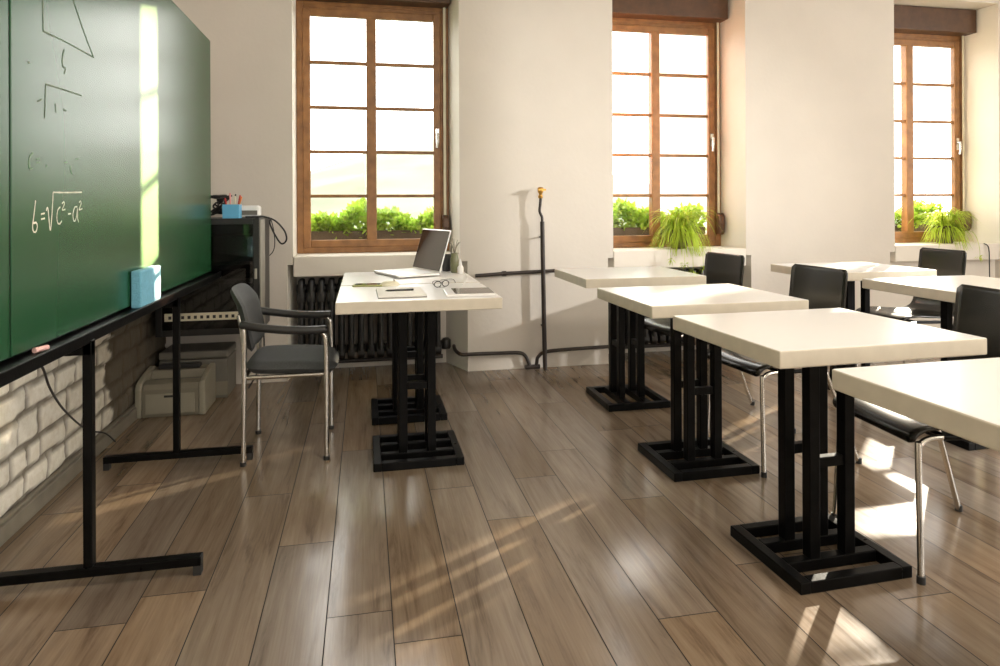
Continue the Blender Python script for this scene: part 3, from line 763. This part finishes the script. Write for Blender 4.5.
for x in (-.05, .05): MB().box((x - .008, -.04, 0), (x + .008, .04, .004)).build('foot', 'rubber', rt)
r = random.Random(5); pts = []
for k in range(46):
    a = k * 2.4; pts.append((-.865 + .052 * math.cos(a) * r.uniform(.5, 1) + .02 * math.sin(k), 4.33 + .05 * math.sin(a) * r.uniform(.5, 1), 1.083 + .115 * abs(math.sin(k * .37)) + r.uniform(0, .02)))
tag(MB().tube(smooth_path(pts, 4), .0055, 7).build('cable_bundle', 'rubber', smooth=True), 'tangled black cables heaped on the rack beside the blue pen holder', 'cables')
tag(MB().tube(smooth_path([(-.70, 4.20, 1.082), (-.64, 4.22, 1.083), (-.60, 4.25, 1.082), (-.545, 4.32, 1.055), (-.50, 4.40, .99), (-.492, 4.44, .93), (-.525, 4.46, .905), (-.565, 4.47, .96), (-.598, 4.49, 1.03), (-.602, 4.535, 1.06)]), .0055, 8).build('cable_loop', 'rubber', smooth=True), 'black cable hanging in a loop over the side of the rack', 'cable')
tag(MB().tube(smooth_path([(-.655, 4.27, 1.079), (-.60, 4.31, 1.079), (-.575, 4.36, 1.06), (-.562, 4.42, .95), (-.57, 4.45, .87), (-.598, 4.46, .83)]), .003, 8).build('thin_cable', 'rubber', smooth=True), 'thin dark cable curling down beside the rack rail', 'cable')
tag(MB().tube(smooth_path([(-.66, 4.50, .395), (-.635, 4.47, .30), (-.645, 4.44, .15), (-.72, 4.40, .006)]), .005, 8).build('mains_cable', 'rubber', smooth=True), 'black mains cable hanging below the rack beside the grey machine', 'cable')

# ------------------------------------------------------------------ things on the teacher desks
Z = .75
lt = empty('laptop', (.228, 3.855, Z), R(21), label='open silver laptop with a dark reflecting screen on the teacher desk', cat='laptop')
MB().box((-.125, -.18, .003), (.125, .18, .017)).build('laptop_base', 'silver', lt, bev=.004)
MB().box((-.02, -.155, .0172), (.10, .155, .0182)).build('keyboard', 'white_plastic', lt)
MB().box((-.105, -.055, .0172), (-.035, .055, .0178)).build('trackpad', 'silver', lt)
T4 = Matrix.Translation((.122, 0, .016)) @ Matrix.Rotation(R(17), 4, 'Y')
MB().box((0, -.18, .002), (.007, .18, .25), T4).build('lid', 'silver', lt, bev=.003)
MB().box((-.0012, -.174, .010), (0, .174, .243), T4).build('screen', 'screen', lt)
for x in (-.1, .1):
    for y in (-.15, .15): MB().lathe([(.008, 0), (.008, .004)], (x, y, 0), 10).build('foot', 'rubber', lt)
sp = empty('smartphone', (.012, 3.36, Z), R(-6), label='smartphone in an olive case lying by the left edge of the teacher desk', cat='phone')
MB().box((-.072, -.036, 0), (.072, .036, .009)).build('phone_case', 'phone', sp, bev=.003)
MB().box((-.062, -.031, .0091), (.062, .031, .0098)).build('phone_screen', 'screen', sp)
ms = MB(); v = []; n = 12
for i in range(n + 1):
    for k in range(24):
        a = i / n * PI / 2; t = 2 * PI * k / 24
        v.append((.050 * math.cos(a) * math.cos(t), .030 * math.cos(a) * math.sin(t), .026 * math.sin(a) ** .8))
f = [(i * 24 + k, i * 24 + (k + 1) % 24, (i + 1) * 24 + (k + 1) % 24, (i + 1) * 24 + k) for i in range(n) for k in range(24)] + [tuple(range(24))[::-1]]
mo = empty('computer_mouse', (.118, 3.35, Z), R(15), label='small pale computer mouse beside the smartphone', cat='mouse')
ms.add(v, f); ms.build('mouse_body', 'ivory', mo, smooth=True)
MB().tube([(.022, -.004, .0235), (.022, .004, .0235)], .006, 10).build('scroll_wheel', 'grey_plastic', mo, smooth=True)
nbk = empty('notebook', (.155, 3.04, Z), R(1), label='white notebook with a dark pen on it at the front of the teacher desk', cat='notebook')
MB().box((-.105, -.148, .0), (.105, .148, .0025)).build('cover', 'grey_plastic', nbk)
MB().box((-.103, -.146, .0025), (.104, .146, .010)).build('pages', 'paper', nbk, bev=.001)
pn = empty('pen', (.15, 3.05, Z + .0145), R(5), label='dark pen lying across the white notebook', cat='pen')
MB().tube([(-.062, 0, 0), (-.052, 0, 0), (.035, 0, 0)], .0045, 10, rad=[.001, .0042, .0045]).build('pen_barrel', 'dark_plastic', pn, smooth=True)
MB().tube([(.035, 0, 0), (.065, 0, 0)], .0048, 10).build('pen_cap', 'rubber', pn, smooth=True)
gl = empty('eyeglasses', (.362, 3.22, Z + .0005), R(35), label='folded dark-rimmed eyeglasses lying beside the notebook', cat='eyeglasses')
for s in (-1, 1):
    rim = [(s * .032 + .024 * math.cos(t), -.004 * math.cos(t), .021 + .018 * math.sin(t)) for t in [2 * PI * k / 20 for k in range(21)]]
    MB().tube(rim, .0026, 7).build('rim', 'dark_plastic', gl, smooth=True)
    MB().tube(smooth_path([(s * .058, .002, .028), (s * .045, .030, .012), (-s * .045, .026 + s * .006, .005)]), .002, 7).build('temple', 'dark_plastic', gl, smooth=True)
    MB().lathe([(.022, -.0005), (.022, .0005)], (0, 0, 0), 20).build('lens', 'glass', gl)
    ln = gl.children[-1]; ln.rotation_euler = (R(90), 0, 0); ln.location = (s * .032, 0, .021); ln.scale = (1, .8, 1)
gl.scale = (.78, .78, .78)
MB().tube(smooth_path([(-.009, 0, .026), (0, -.002, .030), (.009, 0, .026)]), .0024, 7).build('bridge', 'dark_plastic', gl, smooth=True)
tb = empty('tablet', (.455, 2.965, Z), R(-2), label='closed silver tablet at the front right corner of the teacher desk', cat='tablet')
MB().box((-.108, -.105, 0), (.108, .105, .012)).build('tablet_body', 'silver', tb, bev=.003)
MB().box((-.070, -.085, .0122), (.104, .100, .0130)).build('tablet_screen', 'screen', tb)
pc = empty('pencil_cup', (.485, 4.005, Z), label='dark pencil cup standing behind the laptop', cat='pencil cup')
MB().lathe([(.030, 0), (.032, .004), (.038, .10), (.036, .10), (.031, .006)], n=20).build('cup_body', 'dark_plastic', pc, smooth=True)
for i, (x, y, mt, L, lab) in enumerate([(-.012, -.012, 'orange', .14, 'orange pencil leaning in the dark pencil cup behind the laptop'), (.014, -.008, 'grey_plastic', .165, 'grey pen in the dark pencil cup, taller than the orange pencil')]):
    p = empty('pencil', (.485 + x, 4.005 + y, Z + .007), label=lab, cat='pencil', group='pencils in the cup behind the laptop')
    MB().tube([(0, 0, 0), (x * .9, y * .6, L - .015)], .004, 8).build('pencil_shaft', mt, p, smooth=True)
    MB().tube([(x * .9, y * .6, L - .015), (x, y * .65, L)], .004, 8, rad=[.004, .0008]).build('pencil_tip', 'ivory', p, smooth=True)
vs = empty('bud_vase', (.515, 3.900, Z), label='slim olive glass vase with thin twigs beside the pencil cup', cat='vase')
MB().lathe([(.020, 0), (.024, .006), (.026, .07), (.020, .11), (.018, .115), (.016, .11)], n=18).build('vase_body', 'vase', vs, smooth=True)
for i in range(7):
    a = i * .9; MB().tube(smooth_path([(0, 0, .09), (.012 * math.cos(a), .012 * math.sin(a), .15), (.034 * math.cos(a), .03 * math.sin(a), .18 + .01 * (i % 3))]), .0018, 6).build('twig', 'putty', vs, smooth=True)
gb = empty('glue_bottle', (.540, 3.83, Z), label='small white glue bottle near the right edge of the teacher desk', cat='bottle')
MB().lathe([(.016, 0), (.018, .004), (.018, .035), (.010, .048)], n=18).build('bottle_body', 'white_plastic', gb, smooth=True)
MB().lathe([(.009, .048), (.009, .054), (.003, .082), (.002, .084)], n=16).build('nozzle', 'white_plastic', gb, smooth=True)
tag(MB().tube(smooth_path([(.555, 3.86, .756), (.56, 3.75, .755), (.545, 3.62, .755), (.53, 3.5, .755), (.50, 3.38, .755), (.47, 3.27, .755)]), .0028, 7).build('charging_cable', 'white_plastic', smooth=True), 'white charging cable lying along the right side of the teacher desk', 'cable')

# ------------------------------------------------------------------ light
w = bpy.data.worlds.new('sky'); bpy.context.scene.world = w; w.use_nodes = True
nt = w.node_tree; bg = nt.nodes['Background']
bg.inputs['Color'].default_value = (1, .98, .96, 1); bg.inputs['Strength'].default_value = 8.0

def sun(name, az, el, E, col, ang):
    d = bpy.data.lights.new(name, 'SUN'); d.energy = E; d.color = col; d.angle = R(ang)
    o = bpy.data.objects.new(name, d); C.objects.link(o)
    v = -Vector((math.sin(R(az)) * math.cos(R(el)), math.cos(R(az)) * math.cos(R(el)), math.sin(R(el))))
    o.rotation_euler = v.to_track_quat('-Z', 'Y').to_euler(); o.location = (20, 20, 12)
sun('sun', 47.0, 23.5, 16, (1, .90, .76), .6)

def area(name, loc, to, sx, sy, E, col):
    d = bpy.data.lights.new(name, 'AREA'); d.shape = 'RECTANGLE'; d.size = sx; d.size_y = sy; d.energy = E; d.color = col
    o = bpy.data.objects.new(name, d); C.objects.link(o); o.location = loc
    o.rotation_euler = (Vector(to) - Vector(loc)).to_track_quat('-Z', 'Y').to_euler(); return o
def spot(name, loc, to, E, ang, col, rad=.05, blend=.1):
    d = bpy.data.lights.new(name, 'SPOT'); d.energy = E; d.color = col; d.spot_size = R(ang); d.shadow_soft_size = rad; d.spot_blend = blend
    o = bpy.data.objects.new(name, d); C.objects.link(o); o.location = loc
    o.rotation_euler = (Vector(to) - Vector(loc)).to_track_quat('-Z', 'Y').to_euler(); return o
# added overhead fill lights, unseen and without fixtures
area('ceiling_lamp', (.9, .9, 3.12), (.9, .9, 0), 1.6, .5, 52, (1, .88, .74))
area('ceiling_lamp', (3.8, 2.0, 3.12), (3.8, 2.0, 0), 1.6, .5, 12, (1, .88, .70))
# added fill lights: in the right wall's openings and at the closed rear wall
for a, c in RW:
    area('window_daylight', (XR + .1, (a + c) / 2, 1.78), (0, (a + c) / 2, 1.3), c - a, 1.8, 85 if a < 0 else 10, (1, .94, .84))
area('window_daylight', (1.5, YB + .05, 1.7), (1.5, 3, 1.3), 3.0, 1.6, 82, (1, .95, .88))
# added spot outside the middle window: lays the bright stripe on the board
az, el = 60.8, 8.5
p0 = Vector((-.87, 3.0, 1.40)); dirv = Vector((math.sin(R(az)), math.cos(R(az)), math.tan(R(el))))
spot('glare_off_opposite_windows', p0 + dirv * 26, p0, 1700000, 2.45, (1, .52, .36), .14, .12)
# second added spot, weaker, through the right window: lays soft bands on the floor
az, el = 58, 19
p0 = Vector((4.55, 4.85, 1.75)); dirv = Vector((math.sin(R(az)), math.cos(R(az)), math.tan(R(el))))
spot('glare_off_opposite_windows', p0 + dirv * 26, p0, 330000, 4.0, (1, .86, .66), .40, .2)
# low light through the right-hand wall's window: throws the pipe's shadow on the wall
spot('glare_through_side_window', (11, -1.2, 3.1), (0, 4.5, .7), 4600, 24, (1, .97, .94), .08, 1.0)

# ------------------------------------------------------------------ camera
cam = bpy.data.cameras.new('camera'); co = bpy.data.objects.new('camera', cam); C.objects.link(co)
cam.sensor_width = 36; cam.lens = 667 / 1000 * 36; cam.shift_y = -(333 - 204.4) / 1000; cam.clip_start = .02; cam.clip_end = 500
co.matrix_world = Matrix.Translation((0, 0, 1.15)) @ Matrix.Rotation(-R(11.44), 4, 'Z') @ Matrix.Rotation(R(90), 4, 'X') @ Matrix.Rotation(-R(.252), 4, 'Z')
sc = bpy.context.scene; sc.camera = co
sc.view_settings.view_transform = 'Standard'; sc.view_settings.look = 'None'; sc.view_settings.gamma = 1.0
sc.view_settings.use_curve_mapping = False; sc.view_settings.exposure = -.16
